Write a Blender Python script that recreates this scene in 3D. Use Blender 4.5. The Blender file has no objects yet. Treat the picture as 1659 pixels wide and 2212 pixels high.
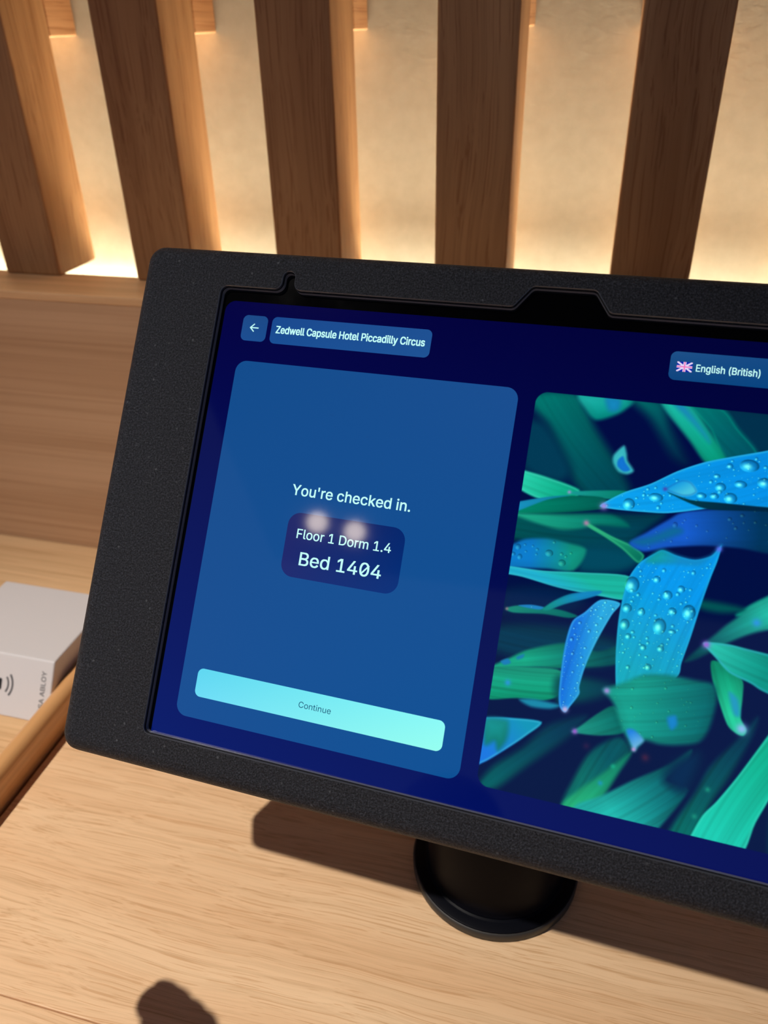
import bpy, bmesh, math, random
import numpy as np
from mathutils import Vector, Matrix
from mathutils.geometry import interpolate_bezier

sc = bpy.context.scene
C = sc.collection
MM = 0.001

# ------------------------------------------------------------------ camera
cam_d = bpy.data.cameras.new('camera')
cam = bpy.data.objects.new('camera', cam_d)
C.objects.link(cam)
right = Vector((0.96656, 0.25552, -0.02145)); down = Vector((0.11661, -0.51254, -0.85071)); fwd = Vector((-0.22837, 0.81976, -0.52520))
m = Matrix(((right.x, -down.x, -fwd.x), (right.y, -down.y, -fwd.y), (right.z, -down.z, -fwd.z)))
cam.matrix_world = Matrix.Translation((0, 0, 0.330)) @ m.to_4x4()
cam_d.sensor_fit = 'HORIZONTAL'; cam_d.sensor_width = 36.0; cam_d.lens = 1723.66 / 1659 * 36.0
cam_d.clip_start = 0.005; cam_d.clip_end = 50
cam_d.dof.use_dof = True; cam_d.dof.focus_distance = 0.285; cam_d.dof.aperture_fstop = 16.0
sc.camera = cam

# ------------------------------------------------------------------ view and world
sc.view_settings.view_transform = 'Standard'; sc.view_settings.look = 'None'
sc.view_settings.exposure = 0.0; sc.view_settings.gamma = 1.0; sc.view_settings.use_curve_mapping = False
w = bpy.data.worlds.new('world'); sc.world = w; w.use_nodes = True
bg = w.node_tree.nodes['Background']
bg.inputs[0].default_value = (0.46, 0.60, 1.0, 1); bg.inputs[1].default_value = 0.21

# lamp powers
MAIN_W = 188.0; FILL_W = 0.7; LED_FRONT = 31.0; UPWASH_W = 2.75; UPWASH_DEG = 56; UPWASH_TILT = -7.0
LED_COL = (1.0, 0.97, 0.88); MAIN_COL = (1.0, 0.92, 0.83)
MAIN_POS = Vector((-0.971, -0.575, 1.90)); MAIN_AIM = Vector((-0.24, 0.03, 0.0))

# ------------------------------------------------------------------ helpers
def lin(c):
    return tuple((x / 255 / 12.92) if x <= 10 else ((x / 255 + 0.055) / 1.055) ** 2.4 for x in c)
def linnp(a):
    a = np.clip(a / 255.0, 0, 1)
    return np.where(a <= 0.04045, a / 12.92, ((a + 0.055) / 1.055) ** 2.4)

class NT:
    def __init__(s, name):
        s.m = bpy.data.materials.new(name); s.m.use_nodes = True
        s.t = s.m.node_tree; s.b = s.t.nodes['Principled BSDF']
    def n(s, typ, **kw):
        x = s.t.nodes.new(typ)
        for k, v in kw.items():
            if k.startswith('i_'):
                key = k[2:]; key = int(key) if key.isdigit() else key
                x.inputs[key].default_value = v
            else: setattr(x, k, v)
        return x
    def l(s, a, b): s.t.links.new(a, b)
    def math(s, op, a, b=None):
        x = s.n('ShaderNodeMath', operation=op)
        for i, v in enumerate((a, b)):
            if v is None: continue
            if isinstance(v, (int, float)): x.inputs[i].default_value = v
            else: s.l(v, x.inputs[i])
        return x.outputs[0]
    def ramp(s, fac, stops):
        r = s.n('ShaderNodeValToRGB'); e = r.color_ramp.elements
        while len(e) < len(stops): e.new(0.5)
        for i, (p, c) in enumerate(stops):
            e[i].position = p; e[i].color = (*c, 1)
        s.l(fac, r.inputs[0]); return r.outputs[0]
    def mix(s, fac, a, b, mode='MIX'):
        x = s.n('ShaderNodeMix', data_type='RGBA', blend_type=mode)
        if isinstance(fac, (int, float)): x.inputs[0].default_value = fac
        else: s.l(fac, x.inputs[0])
        for i, v in ((6, a), (7, b)):
            if isinstance(v, tuple): x.inputs[i].default_value = (*v, 1)
            else: s.l(v, x.inputs[i])
        return x.outputs[2]
    def bump(s, height, strength, dist):
        x = s.n('ShaderNodeBump', i_Strength=strength, i_Distance=dist)
        s.l(height, x.inputs['Height']); s.l(x.outputs[0], s.b.inputs['Normal'])

def wood(name, dark, light, axis='X', scale=1.0, rough=0.45, pores=0.5, spec=0.35, wav=1.0, line=(0.55, 0.36, 0.20)):
    """grain runs along the axis; object coordinates in metres, shifted at random per object"""
    q = NT(name)
    tc = q.n('ShaderNodeTexCoord'); oi = q.n('ShaderNodeObjectInfo')
    off = q.n('ShaderNodeVectorMath', operation='SCALE'); q.l(tc.outputs['Object'], off.inputs[0]); off.inputs['Scale'].default_value = 1.0
    add = q.n('ShaderNodeVectorMath', operation='ADD'); q.l(off.outputs[0], add.inputs[0])
    cmb = q.n('ShaderNodeCombineXYZ')
    rnd = q.math('MULTIPLY', oi.outputs['Random'], 7.3)
    for i in range(3): q.l(rnd, cmb.inputs[i])
    q.l(cmb.outputs[0], add.inputs[1])
    # low frequency wander of the fibres
    st = {'X': (4.0, 11, 11), 'Y': (11, 4.0, 11), 'Z': (11, 11, 4.0)}[axis]
    mp = q.n('ShaderNodeMapping'); mp.inputs['Scale'].default_value = tuple(v * scale for v in st); q.l(add.outputs[0], mp.inputs[0])
    wn = q.n('ShaderNodeTexNoise', i_Scale=1.0, i_Detail=3.0, i_Roughness=0.5); q.l(mp.outputs[0], wn.inputs['Vector'])
    wc = q.n('ShaderNodeVectorMath', operation='SCALE'); q.l(wn.outputs['Color'], wc.inputs[0]); wc.inputs['Scale'].default_value = 0.012 * wav
    ad2 = q.n('ShaderNodeVectorMath', operation='ADD'); q.l(add.outputs[0], ad2.inputs[0]); q.l(wc.outputs[0], ad2.inputs[1])
    def streak(a, b, det=2.0, rg=0.5):
        s3 = {'X': (a, b, b), 'Y': (b, a, b), 'Z': (b, b, a)}[axis]
        mm = q.n('ShaderNodeMapping'); mm.inputs['Scale'].default_value = tuple(v * scale for v in s3); q.l(ad2.outputs[0], mm.inputs[0])
        nn = q.n('ShaderNodeTexNoise', i_Scale=1.0, i_Detail=det, i_Roughness=rg); q.l(mm.outputs[0], nn.inputs['Vector'])
        return nn.outputs['Fac']
    broad = streak(1.6, 45, 3.0); fine = streak(4, 420, 3.0, 0.6); pore = streak(6, 900, 2.5, 0.62)
    base = q.ramp(broad, [(0.3, dark), (0.7, light)])
    finec = q.ramp(fine, [(0.32, (0.80, 0.76, 0.70)), (0.52, (1.0, 1.0, 1.0)), (0.70, (1.05, 1.05, 1.05))])
    c = q.mix(0.6, base, finec, 'MULTIPLY')
    pf = q.ramp(pore, [(0.55, (0, 0, 0)), (0.62, (1, 1, 1))])
    pf2 = q.math('MULTIPLY', pf, pores)
    c = q.mix(pf2, c, q.mix(1.0, c, line, 'MULTIPLY'))
    q.l(c, q.b.inputs['Base Color'])
    q.b.inputs['Roughness'].default_value = rough; q.b.inputs['Specular IOR Level'].default_value = spec
    h = q.math('SUBTRACT', fine, pf2)
    q.bump(h, 0.18, 0.0004)
    return q.m

def emis_attr(name, strength=1.0, rough=0.05, spec=0.45):
    q = NT(name)
    at = q.n('ShaderNodeAttribute', attribute_name='Col')
    q.l(at.outputs['Color'], q.b.inputs['Emission Color']); q.b.inputs['Emission Strength'].default_value = strength
    q.b.inputs['Base Color'].default_value = (0.0006, 0.0006, 0.001, 1)
    q.b.inputs['Roughness'].default_value = rough; q.b.inputs['Specular IOR Level'].default_value = spec
    return q.m
def plain(name, col, rough=0.5, spec=0.5, metal=0.0, emit=None, es=1.0):
    q = NT(name); q.b.inputs['Base Color'].default_value = (*col, 1); q.b.inputs['Roughness'].default_value = rough
    q.b.inputs['Specular IOR Level'].default_value = spec; q.b.inputs['Metallic'].default_value = metal
    # slight mottling of the finish
    tc = q.n('ShaderNodeTexCoord'); no = q.n('ShaderNodeTexNoise', i_Scale=60.0, i_Detail=3.0); q.l(tc.outputs['Object'], no.inputs['Vector'])
    r = q.math('ADD', q.math('MULTIPLY', no.outputs['Fac'], 0.08), rough - 0.04); q.l(r, q.b.inputs['Roughness'])
    if emit: q.b.inputs['Emission Color'].default_value = (*emit, 1); q.b.inputs['Emission Strength'].default_value = es
    return q.m

def mesh(name, verts, faces, mat, parent=None, M=None, smooth=None, cols=None):
    me = bpy.data.meshes.new(name); me.from_pydata([tuple(v) for v in verts], [], faces)
    me.update()
    if smooth is not None:
        if smooth is True: smooth = [True] * len(me.polygons)
        me.polygons.foreach_set('use_smooth', smooth)
    if cols is not None:
        a = me.color_attributes.new('Col', 'FLOAT_COLOR', 'POINT')
        c = np.ones((len(verts), 4), dtype=np.float32); c[:, :3] = np.asarray(cols)[:, :3]
        a.data.foreach_set('color', c.ravel())
    me.materials.append(mat)
    o = bpy.data.objects.new(name, me); C.objects.link(o)
    if parent: o.parent = parent
    if M is not None: o.matrix_local = M
    return o
def bmobj(name, bm, mat, parent=None, M=None, smooth=False):
    me = bpy.data.meshes.new(name); bm.to_mesh(me); bm.free()
    if smooth:
        for p in me.polygons: p.use_smooth = True
    me.materials.append(mat); o = bpy.data.objects.new(name, me); C.objects.link(o)
    if parent: o.parent = parent
    if M is not None: o.matrix_local = M
    return o
def box_bm(x0, x1, y0, y1, z0, z1, bev=0.0, seg=2):
    bm = bmesh.new(); bmesh.ops.create_cube(bm, size=1)
    for v in bm.verts:
        v.co = Vector((x0 + (v.co.x + .5) * (x1 - x0), y0 + (v.co.y + .5) * (y1 - y0), z0 + (v.co.z + .5) * (z1 - z0)))
    if bev: bmesh.ops.bevel(bm, geom=bm.edges[:], offset=bev, segments=seg, affect='EDGES', profile=0.5)
    return bm
def box(name, b, mat, parent=None, bev=0.0, seg=2, org=None):
    """b in mm: x0,x1,y0,y1,z0,z1 ; the object's origin sits at org (mm) or the box's bottom centre"""
    org = Vector(org or ((b[0] + b[1]) / 2, (b[2] + b[3]) / 2, b[4]))
    bm = box_bm(*[(v - org[i // 2]) * MM for i, v in enumerate(b)], bev * MM, seg)
    o = bmobj(name, bm, mat, parent)
    base = parent.location if parent else Vector()
    o.location = org * MM - base
    return o
def lathe(prof, seg=64):
    """profile of (r,z) in mm -> verts, faces"""
    V, F = [], []
    for r, z in prof:
        for k in range(seg):
            a = 2 * math.pi * k / seg; V.append((r * math.cos(a) * MM, r * math.sin(a) * MM, z * MM))
    for i in range(len(prof) - 1):
        for k in range(seg):
            a, b2 = i * seg + k, i * seg + (k + 1) % seg
            F.append((a, b2, b2 + seg, a + seg))
    F.append(tuple(range(seg))[::-1]); F.append(tuple((len(prof) - 1) * seg + k for k in range(seg)))
    return V, F
def tag(o, label=None, cat=None, group=None, kind=None):
    for k, v in (('label', label), ('category', cat), ('group', group), ('kind', kind)):
        if v: o[k] = v
    return o
def empty(name, loc):
    o = bpy.data.objects.new(name, None); o.empty_display_size = 0.02; C.objects.link(o); o.location = loc; return o

def fillet_poly(pts, n=6):
    """pts: (x,y,r) corners -> rounded outline"""
    out = []; N = len(pts)
    for i in range(N):
        p = Vector(pts[i][:2]); r = pts[i][2]; a = Vector(pts[i - 1][:2]); b = Vector(pts[(i + 1) % N][:2])
        if r <= 0: out.append((p.x, p.y)); continue
        d1 = (a - p).normalized(); d2 = (b - p).normalized()
        ang = d1.angle(d2); t = r / math.tan(ang / 2); c = p + (d1 + d2).normalized() * (r / math.sin(ang / 2))
        s = p + d1 * t - c; e = p + d2 * t - c
        a0 = math.atan2(s.y, s.x); a1 = math.atan2(e.y, e.x); da = (a1 - a0 + math.pi) % (2 * math.pi) - math.pi
        for k in range(n + 1):
            q = a0 + da * k / n; out.append((c.x + r * math.cos(q), c.y + r * math.sin(q)))
    return out
def offset_loop(L, d):
    """move every point of a counter-clockwise outline d towards its inside"""
    out = []; N = len(L)
    for i in range(N):
        a = Vector(L[i - 1]); p = Vector(L[i]); b = Vector(L[(i + 1) % N])
        e1 = (p - a); e2 = (b - p)
        if e1.length < 1e-9: e1 = e2
        if e2.length < 1e-9: e2 = e1
        n1 = Vector((-e1.y, e1.x)).normalized(); n2 = Vector((-e2.y, e2.x)).normalized()
        nn = n1 + n2
        nn = nn.normalized() if nn.length > 1e-6 else n1
        k = max(0.5, nn.dot(n1)); q = p + nn * (d / k); out.append((q.x, q.y))
    return out

# ------------------------------------------------------------------ materials
M_desk = wood('oak_worktop', lin((232, 190, 146)), lin((242, 206, 164)), 'X', 1.6, 0.5, 0.6, 0.3, 1.2, (0.74, 0.62, 0.50))
M_counter = wood('oak_counter', lin((216, 174, 126)), lin((238, 200, 154)), 'X', 0.7, 0.45, 0.4, 0.35, 1.0)
M_panel = wood('oak_panel', lin((192, 150, 112)), lin((210, 170, 132)), 'X', 0.5, 0.5, 0.15, 0.3, 0.6)
M_ledge = wood('oak_ledge', lin((222, 172, 122)), lin((236, 190, 140)), 'X', 0.8, 0.5, 0.2, 0.3, 0.6)
M_slat = wood('oak_slat', lin((160, 109, 62)), lin((204, 153, 99)), 'Z', 0.9, 0.5, 0.5, 0.3, 2.6)
M_block = wood('oak_block', lin((196, 138, 86)), lin((216, 160, 106)), 'Y', 1.0, 0.55, 0.5, 0.3, 0.8)
M_rail = wood('oak_rail', lin((204, 148, 92)), lin((228, 176, 120)), 'Y', 0.8, 0.32, 0.3, 0.5, 1.0)
M_floor = wood('floor_board', lin((110, 80, 56)), lin((140, 104, 74)), 'Y', 0.4, 0.5, 0.3)
M_frame = plain('dark_carcass', (0.02, 0.016, 0.014), 0.7, 0.3)

def plaster():
    q = NT('beige_plaster'); tc = q.n('ShaderNodeTexCoord')
    n1 = q.n('ShaderNodeTexNoise', i_Scale=420.0, i_Detail=3.0, i_Roughness=0.6); q.l(tc.outputs['Object'], n1.inputs['Vector'])
    n2 = q.n('ShaderNodeTexNoise', i_Scale=120.0, i_Detail=4.0, i_Roughness=0.6); q.l(tc.outputs['Object'], n2.inputs['Vector'])
    vo = q.n('ShaderNodeTexVoronoi', i_Scale=150.0); q.l(tc.outputs['Object'], vo.inputs['Vector'])
    nub = q.ramp(vo.outputs['Distance'], [(0.0, (1, 1, 1)), (0.10, (0, 0, 0))])
    h = q.math('ADD', q.math('ADD', q.math('MULTIPLY', n1.outputs['Fac'], 0.5), n2.outputs['Fac']), q.math('MULTIPLY', nub, 0.25))
    c = q.ramp(n2.outputs['Fac'], [(0.3, lin((192, 181, 150))), (0.7, lin((202, 191, 160)))])
    q.l(c, q.b.inputs['Base Color']); q.b.inputs['Roughness'].default_value = 0.75; q.b.inputs['Specular IOR Level'].default_value = 0.25
    q.bump(h, 0.30, 0.0005); return q.m
M_plaster = plaster()
M_ceiling = plain('ceiling_paint', (0.10, 0.09, 0.085), 0.8, 0.2)

def powder(name, base, scale=1500.0, strength=0.8, rough=0.42):
    q = NT(name); tc = q.n('ShaderNodeTexCoord')
    n1 = q.n('ShaderNodeTexNoise', i_Scale=scale, i_Detail=4.0, i_Roughness=0.75); q.l(tc.outputs['Object'], n1.inputs['Vector'])
    vo = q.n('ShaderNodeTexVoronoi', i_Scale=1900.0); q.l(tc.outputs['Object'], vo.inputs['Vector'])
    v2 = q.n('ShaderNodeTexVoronoi', i_Scale=520.0); q.l(tc.outputs['Object'], v2.inputs['Vector'])
    sep = q.n('ShaderNodeSeparateColor'); q.l(v2.outputs['Color'], sep.inputs[0])
    painted_glint = q.math('MULTIPLY', q.ramp(sep.outputs[0], [(0.93, (0, 0, 0)), (0.99, (1, 1, 1))]), q.ramp(v2.outputs['Distance'], [(0.10, (1, 1, 1)), (0.30, (0, 0, 0))]))
    h = q.math('ADD', n1.outputs['Fac'], q.math('MULTIPLY', vo.outputs['Distance'], -0.5))
    c = q.ramp(n1.outputs['Fac'], [(0.38, tuple(v * 0.35 for v in base)), (0.52, base), (0.68, tuple(v * 2.6 for v in base))])
    c = q.mix(painted_glint, c, (0.085, 0.09, 0.10))  # pale dots in the colour stand in for the coat's sparkle
    q.l(c, q.b.inputs['Base Color']); q.b.inputs['Roughness'].default_value = rough; q.b.inputs['Specular IOR Level'].default_value = 0.14
    q.bump(h, strength, 0.0005); return q.m
M_powder = powder('black_powder_coat', (0.021, 0.0226, 0.0285))  # bluish base stands in for blue light reflected by the enclosure
M_edge = plain('cut_edge', (0.05, 0.053, 0.062), 0.28, 0.8); M_gap = plain('dark_gap', (0.001, 0.001, 0.0012), 0.6, 0.1)
M_gasket = plain('rubber_gasket', (0.17, 0.18, 0.21), 0.3, 0.8)  # base lightened to stand in for the highlight along the opening's lower edge
M_stand = plain('satin_black', (0.0035, 0.004, 0.007), 0.45, 0.07)
M_rimside = plain('desk_tinted_rim', (0.030, 0.028, 0.025), 0.55, 0.5)  # brownish tone stands in for the desk reflected in the rim
M_glass = plain('bezel_glass', (0.0006, 0.0006, 0.0008), 0.045, 0.4)
M_screen = emis_attr('lcd_screen')
M_white_plastic = plain('white_plastic', lin((214, 210, 210)), 0.45, 0.4)
M_print = plain('grey_print', (0.10, 0.10, 0.11), 0.6, 0.3)
M_print_black = plain('black_print', (0.015, 0.015, 0.018), 0.5, 0.3)
M_led = plain('led_diffuser', (0.8, 0.8, 0.8), 0.6, 0.2, 0, LED_COL, LED_FRONT)
M_alu = plain('aluminium_profile', (0.55, 0.55, 0.55), 0.4, 0.5, 0.9)

# ------------------------------------------------------------------ the room
XL, XR = -1300, 1300
tag(box('wall_back', (XL, XR, 527, 560, -750, 2000), M_plaster), 'cream textured plaster wall lit from below behind the slats', 'wall', kind='structure')
tag(box('floor', (XL, XR, -2400, 560, -770, -750), M_floor), 'brown wooden floor beneath the desk', 'floor', kind='structure')
tag(box('ceiling', (XL - 300, XR + 300, -2400, 560, 2000, 2020), M_ceiling), 'dark painted ceiling above the desk', 'ceiling', kind='structure')
wl = tag(box('wall_lower', (XL, XR, 419, 462, -750, 186), M_panel), 'brown oak panelled lower wall with a ledge below the slats', 'wall', kind='structure')
box('ledge_cap', (XL, XR, 418.6, 462.4, 186, 191), M_ledge, wl, 0.6)

# ------------------------------------------------------------------ slat screen on the wall
SLAT_R = [-343.2 - 97.5 * k for k in range(8, 0, -1)] + [-343.2, -245.7, -148.9, -52.0, 45.8] + [45.8 + 97.5 * k for k in range(1, 13)]
scr = tag(empty('slat_screen', (0, 0.476, 0.191)), 'row of square upright oak battens fixed in front of the plaster wall', 'slat screen')
SW, SD = 41.2, 43.0
def slat_mesh():
    bm = box_bm(-SW * MM, 0, -SD * MM, 0, 0, 1.808, 1.6 * MM, 3)
    me = bpy.data.meshes.new('slat'); bm.to_mesh(me); bm.free(); me.materials.append(M_slat); return me
def block_mesh():
    bm = box_bm(-SW * MM, 0, 0, 28.8 * MM, 0, 0.055, 1.0 * MM, 2)
    me = bpy.data.meshes.new('spacer_block'); bm.to_mesh(me); bm.free(); me.materials.append(M_block); return me
sm, bmk = slat_mesh(), block_mesh()
for xr in SLAT_R:
    s = bpy.data.objects.new('slat', sm); C.objects.link(s); s.parent = scr
    s.location = Vector((xr * MM, 0.498, 0.191)) - scr.location
    for zz in (0.325, 1.1):
        b = bpy.data.objects.new('spacer_block', bmk); C.objects.link(b); b.parent = s
        b.location = (0, 0, zz - 0.191)

# ------------------------------------------------------------------ light strips in the cove behind the ledge
def led_strip(label, y0, y1, z0, z1, mat, lip, bracket, tilt=0):
    r = tag(empty('led_strip_light', (0, (y0 + y1) / 2 * MM, z0 * MM)), label, 'light strip', 'cove light strips')
    df = box('diffuser', (XL + 20, XR - 20, y0, y1, z0 + 3 if tilt else z0 + 2, z0 + 3.4 if tilt else z1), mat, r)
    if tilt: df.rotation_euler.x = math.radians(tilt); df.location.z += 0.0005
    box('channel', (XL + 20, XR - 20, y0 - 0.6, y1 + 0.6, z0, z0 + 1.9), M_alu, r)
    if lip: box('channel_lip', (XL + 20, XR - 20, lip[0] - 1, lip[0], z0, lip[1]), M_alu, r)
    box('mounting_rail', (XL + 20, XR - 20, bracket[0], bracket[1], z0 - 6, z0 - 0.1), M_alu, r)
    return r
strip = led_strip('warm light strip in a lipped channel at the foot of the plaster wall', 504, 512, 162, 168, M_led, (502.6, 176.5), (502, 526.8), 44)
# added lamp above the strip, put in to even the light up the wall
ga = bpy.data.lights.new('added_upwash', 'AREA'); ga.shape = 'RECTANGLE'; ga.size = 2.5; ga.size_y = 0.006; ga.spread = math.radians(UPWASH_DEG); ga.energy = UPWASH_W; ga.color = LED_COL
go = bpy.data.objects.new('lamp', ga); C.objects.link(go); go.parent = strip; go.location = Vector((0, 0.508, 0.1706)) - strip.location; go.rotation_euler.x = math.pi - math.radians(UPWASH_TILT)

# ------------------------------------------------------------------ desk, left counter
desk = tag(empty('desk', (0.3, 0.1, -0.75)), 'pale oak veneer desk under the tablet stand', 'desk')
box('board', (-255, 900, 124.3, 418.5, -22, 0), M_desk, desk, 0.5, 2, (322, 271, -22))
box('board', (-255, 900, -260, 123.9, -22, 0), M_desk, desk, 0.5, 2, (322, -68, -22))
box('carcass', (-250, 895, -235, 418, -750, -22.2), M_frame, desk)
ctr = tag(empty('counter', (-0.7, 0.1, -0.75)), 'golden oak counter left of the desk with a raised rounded edge', 'counter')
box('worktop', (XL, -268, -260, 418.5, -24, 0), M_counter, ctr, 0.4, 2)
box('carcass', (XL, -262, -235, 418, -750, -40), M_frame, ctr)
# raised rounded edge strip of solid oak
prof = fillet_poly([(-267.6, -38, 0), (-256.6, -38, 0), (-256.6, 19.0, 5.2), (-267.6, 19.0, 5.2)], 8)
ny = 40; V, F = [], []
for j in range(ny + 1):
    y = -258 + (418 + 258) * j / ny
    for (x, z) in prof: V.append(((x + 263) * MM, y * MM, z * MM))
n = len(prof)
for j in range(ny):
    for i in range(n): F.append((j * n + i, j * n + (i + 1) % n, (j + 1) * n + (i + 1) % n, (j + 1) * n + i))
F.append(tuple(range(n))[::-1]); F.append(tuple(ny * n + i for i in range(n)))
sm_ = [True] * (len(F) - 2) + [False, False]
rail = mesh('edge_strip', V, F, M_rail, ctr, None, sm_); rail.location = Vector((-0.263, 0, 0)) - ctr.location
rail['label'] = 'raised rounded solid oak edge strip'

# ------------------------------------------------------------------ white key card encoder
enc = tag(empty('card_encoder', (-0.3075, 0.295, 0)), 'white plastic key card encoder with grey card symbol, on the counter behind the oak edge', 'card encoder')
ex0, ex1 = -344.8, -268.4
bm = bmesh.new()
pv = [(ex0, 255, 0.4), (ex1, 255, 0.4), (ex1, 334, 0.4), (ex0, 334, 0.4), (ex0, 274, 30), (ex1, 274, 30), (ex1, 334, 30), (ex0, 334, 30)]
vs = [bm.verts.new(((x + 307.5) * MM, (y - 295) * MM, z * MM)) for x, y, z in pv]
for f in ((3, 2, 1, 0), (4, 5, 6, 7), (0, 1, 5, 4), (1, 2, 6, 5), (2, 3, 7, 6), (3, 0, 4, 7)): bm.faces.new([vs[i] for i in f])
bmesh.ops.bevel(bm, geom=bm.edges[:], offset=0.9 * MM, segments=3, affect='EDGES', profile=0.5)
bmobj('body', bm, M_white_plastic, enc, None, False)
# frame of the sloping front face: x along the box, y up the slope
fy = Vector((0, 19, 29.6)).normalized(); fn = Vector((0, -29.6, 19)).normalized()
MF = Matrix(((1, 0, 0, 0), (0, fy.y, fn.y, (255 - 295) * MM), (0, fy.z, fn.z, 0.4 * MM), (0, 0, 0, 1))) @ Matrix.Translation((0, 0, 0.00008))
def flat_poly(name, loops, mat, parent, M, thick=0.0):
    V, F = [], []
    for L in loops:
        b0 = len(V); V += [(x * MM, y * MM, 0) for x, y in L]; F.append(tuple(range(b0, b0 + len(L))))
    return mesh(name, V, F, mat, parent, M)
def arc_band(cx, cy, r0, r1, a0, a1, n=14):
    A = [(cx + r1 * math.cos(a0 + (a1 - a0) * k / n), cy + r1 * math.sin(a0 + (a1 - a0) * k / n)) for k in range(n + 1)]
    B_ = [(cx + r0 * math.cos(a1 - (a1 - a0) * k / n), cy + r0 * math.sin(a1 - (a1 - a0) * k / n)) for k in range(n + 1)]
    return A + B_
flat_poly('card_symbol', [fillet_poly([(-8.0, 14.4, 1), (7.2, 14.4, 1), (7.2, 21.0, 1), (-8.0, 21.0, 1)])], M_print_black, enc, MF)
flat_poly('wave_symbol', [arc_band(4.6, 18.0, 6.3, 7.4, -0.66, 0.66), arc_band(4.6, 18.0, 9.0, 10.2, -0.66, 0.66)], M_print, enc, MF)

# ------------------------------------------------------------------ lettering
FONT = None
try:
    import os
    fp = os.path.join(bpy.utils.system_resource('DATAFILES'), 'fonts', 'Inter.woff2')
    if os.path.exists(fp): FONT = bpy.data.fonts.load(fp)
except Exception: FONT = None
def text_geo(body, bold=0.0):
    """glyph outlines filled by the non-zero rule in thin rows, so overlapping strokes stay solid"""
    cu = bpy.data.curves.new('txt', 'FONT'); cu.body = body
    if FONT: cu.font = FONT
    o = bpy.data.objects.new('txt', cu); C.objects.link(o)
    dg = bpy.context.evaluated_depsgraph_get(); dg.update()
    cv = o.evaluated_get(dg).to_curve(dg); loops = []
    for sp in cv.splines:
        P = []
        if sp.type == 'BEZIER':
            bp = sp.bezier_points; n = len(bp)
            for i in range(n):
                a, b = bp[i], bp[(i + 1) % n]
                P += [tuple(v[:2]) for v in interpolate_bezier(a.co, a.handle_right, b.handle_left, b.co, 7)[:-1]]
        else: P = [tuple(p.co[:2]) for p in sp.points]
        if len(P) > 2: loops.append(np.array(P))
    o.to_curve_clear(); bpy.data.objects.remove(o); bpy.data.curves.remove(cu)
    A = np.concatenate(loops); B = np.concatenate([np.roll(L, -1, 0) for L in loops])
    y0, y1 = A[:, 1].min(), A[:, 1].max(); n = max(8, int((y1 - y0) / 0.009)); V, F = [], []
    dy = (y1 - y0) / n; by = bold * 0.6
    for k in range(n):
        y = y0 + (k + 0.5) * dy
        m_ = (A[:, 1] > y) != (B[:, 1] > y)
        a, b = A[m_], B[m_]; xs = a[:, 0] + (b[:, 0] - a[:, 0]) * (y - a[:, 1]) / (b[:, 1] - a[:, 1]); sg = np.where(b[:, 1] > a[:, 1], 1, -1)
        od = np.argsort(xs); wind = 0; spans = []
        for q in od:
            if wind == 0: st_ = xs[q]
            wind += sg[q]
            if wind == 0: spans.append([st_ - bold, xs[q] + bold])
        out = []
        for s_ in spans:
            if out and s_[0] <= out[-1][1]: out[-1][1] = max(out[-1][1], s_[1])
            else: out.append(s_)
        for xa, xb in out:
            # the heavier weight also grows a little up and down; rows overlap on slightly different levels
            b0 = len(V); z = 0.0 if not by else 0.001 * (k % 7)
            V += [(xa, y - dy / 2 - by, z), (xb, y - dy / 2 - by, z), (xb, y + dy / 2 + by, z), (xa, y + dy / 2 + by, z)]; F.append((b0, b0 + 1, b0 + 2, b0 + 3))
    return np.array(V), F
_cap = {}
def text(name, body, u0, u1, vbase, cap, mat, parent, M, col=None, bold=0.0, extra=None):
    V, F = text_geo(body, bold)
    if 'H' not in _cap:
        h, _ = text_geo('H'); _cap['H'] = h[:, 1].max() - h[:, 1].min()
    sx = (u1 - u0) / (V[:, 0].max() - V[:, 0].min()); sy = cap / _cap['H']
    P = np.zeros((len(V), 3)); P[:, 0] = (u0 + (V[:, 0] - V[:, 0].min()) * sx) * MM; P[:, 1] = (vbase + V[:, 1] * sy) * MM; P[:, 2] = V[:, 2] * MM
    P = P.tolist()
    for L in (extra or []):
        b0 = len(P); P += [(x * MM, y * MM, 0.00001) for x, y in L]; F = F + [tuple(range(b0, b0 + len(L)))]
    cols = None if col is None else np.tile(np.array(lin(col)), (len(P), 1))
    return mesh(name, P, F, mat, parent, M, cols=cols)
MT = MF @ Matrix.Translation((35.0 * MM, 2.6 * MM, 0)) @ Matrix.Rotation(math.pi / 2, 4, 'Z')
text('lettering', 'ASSA ABLOY', 0, 26.5, 0, 2.9, M_print, enc, MT, None, 0.01)

# ------------------------------------------------------------------ tablet stand
ST = Vector((-0.0158, 0.2302, 0.0))
kiosk = tag(empty('tablet_stand', ST), 'black tablet in a powder coated enclosure on a round stand, showing a blue check-in screen', 'tablet stand')
V, F = lathe([(36.2, 0), (37.1, 0.6), (37.3, 4.6), (36.6, 5.4)]); mesh('foot_ring', V, F, M_rimside, kiosk, None, True)
V, F = lathe([(36.6, 5.4), (36.0, 5.7), (32.2, 6.0), (31.6, 6.1), (31.3, 6.6)]); mesh('base', V, F, M_stand, kiosk, None, True)
V, F = lathe([(31.3, 6.2), (30.9, 7.2), (30.6, 9), (30.6, 62), (28.5, 67), (20.5, 74), (19.0, 78), (19.0, 120), (18.2, 124)]); mesh('pole', V, F, M_stand, kiosk, None, True)
P0 = Vector((-0.135776, 0.270300, 0.247091))
Uv = Vector((0.998733, -0.050314, 0)); Vv = Vector((0.029636, 0.588282, 0.808113)); Nv = Vector((-0.040659, -0.807089, 0.589028))
MW = Matrix(((Uv.x, Vv.x, Nv.x, P0.x), (Uv.y, Vv.y, Nv.y, P0.y), (Uv.z, Vv.z, Nv.z, P0.z), (0, 0, 0, 1)))
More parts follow.
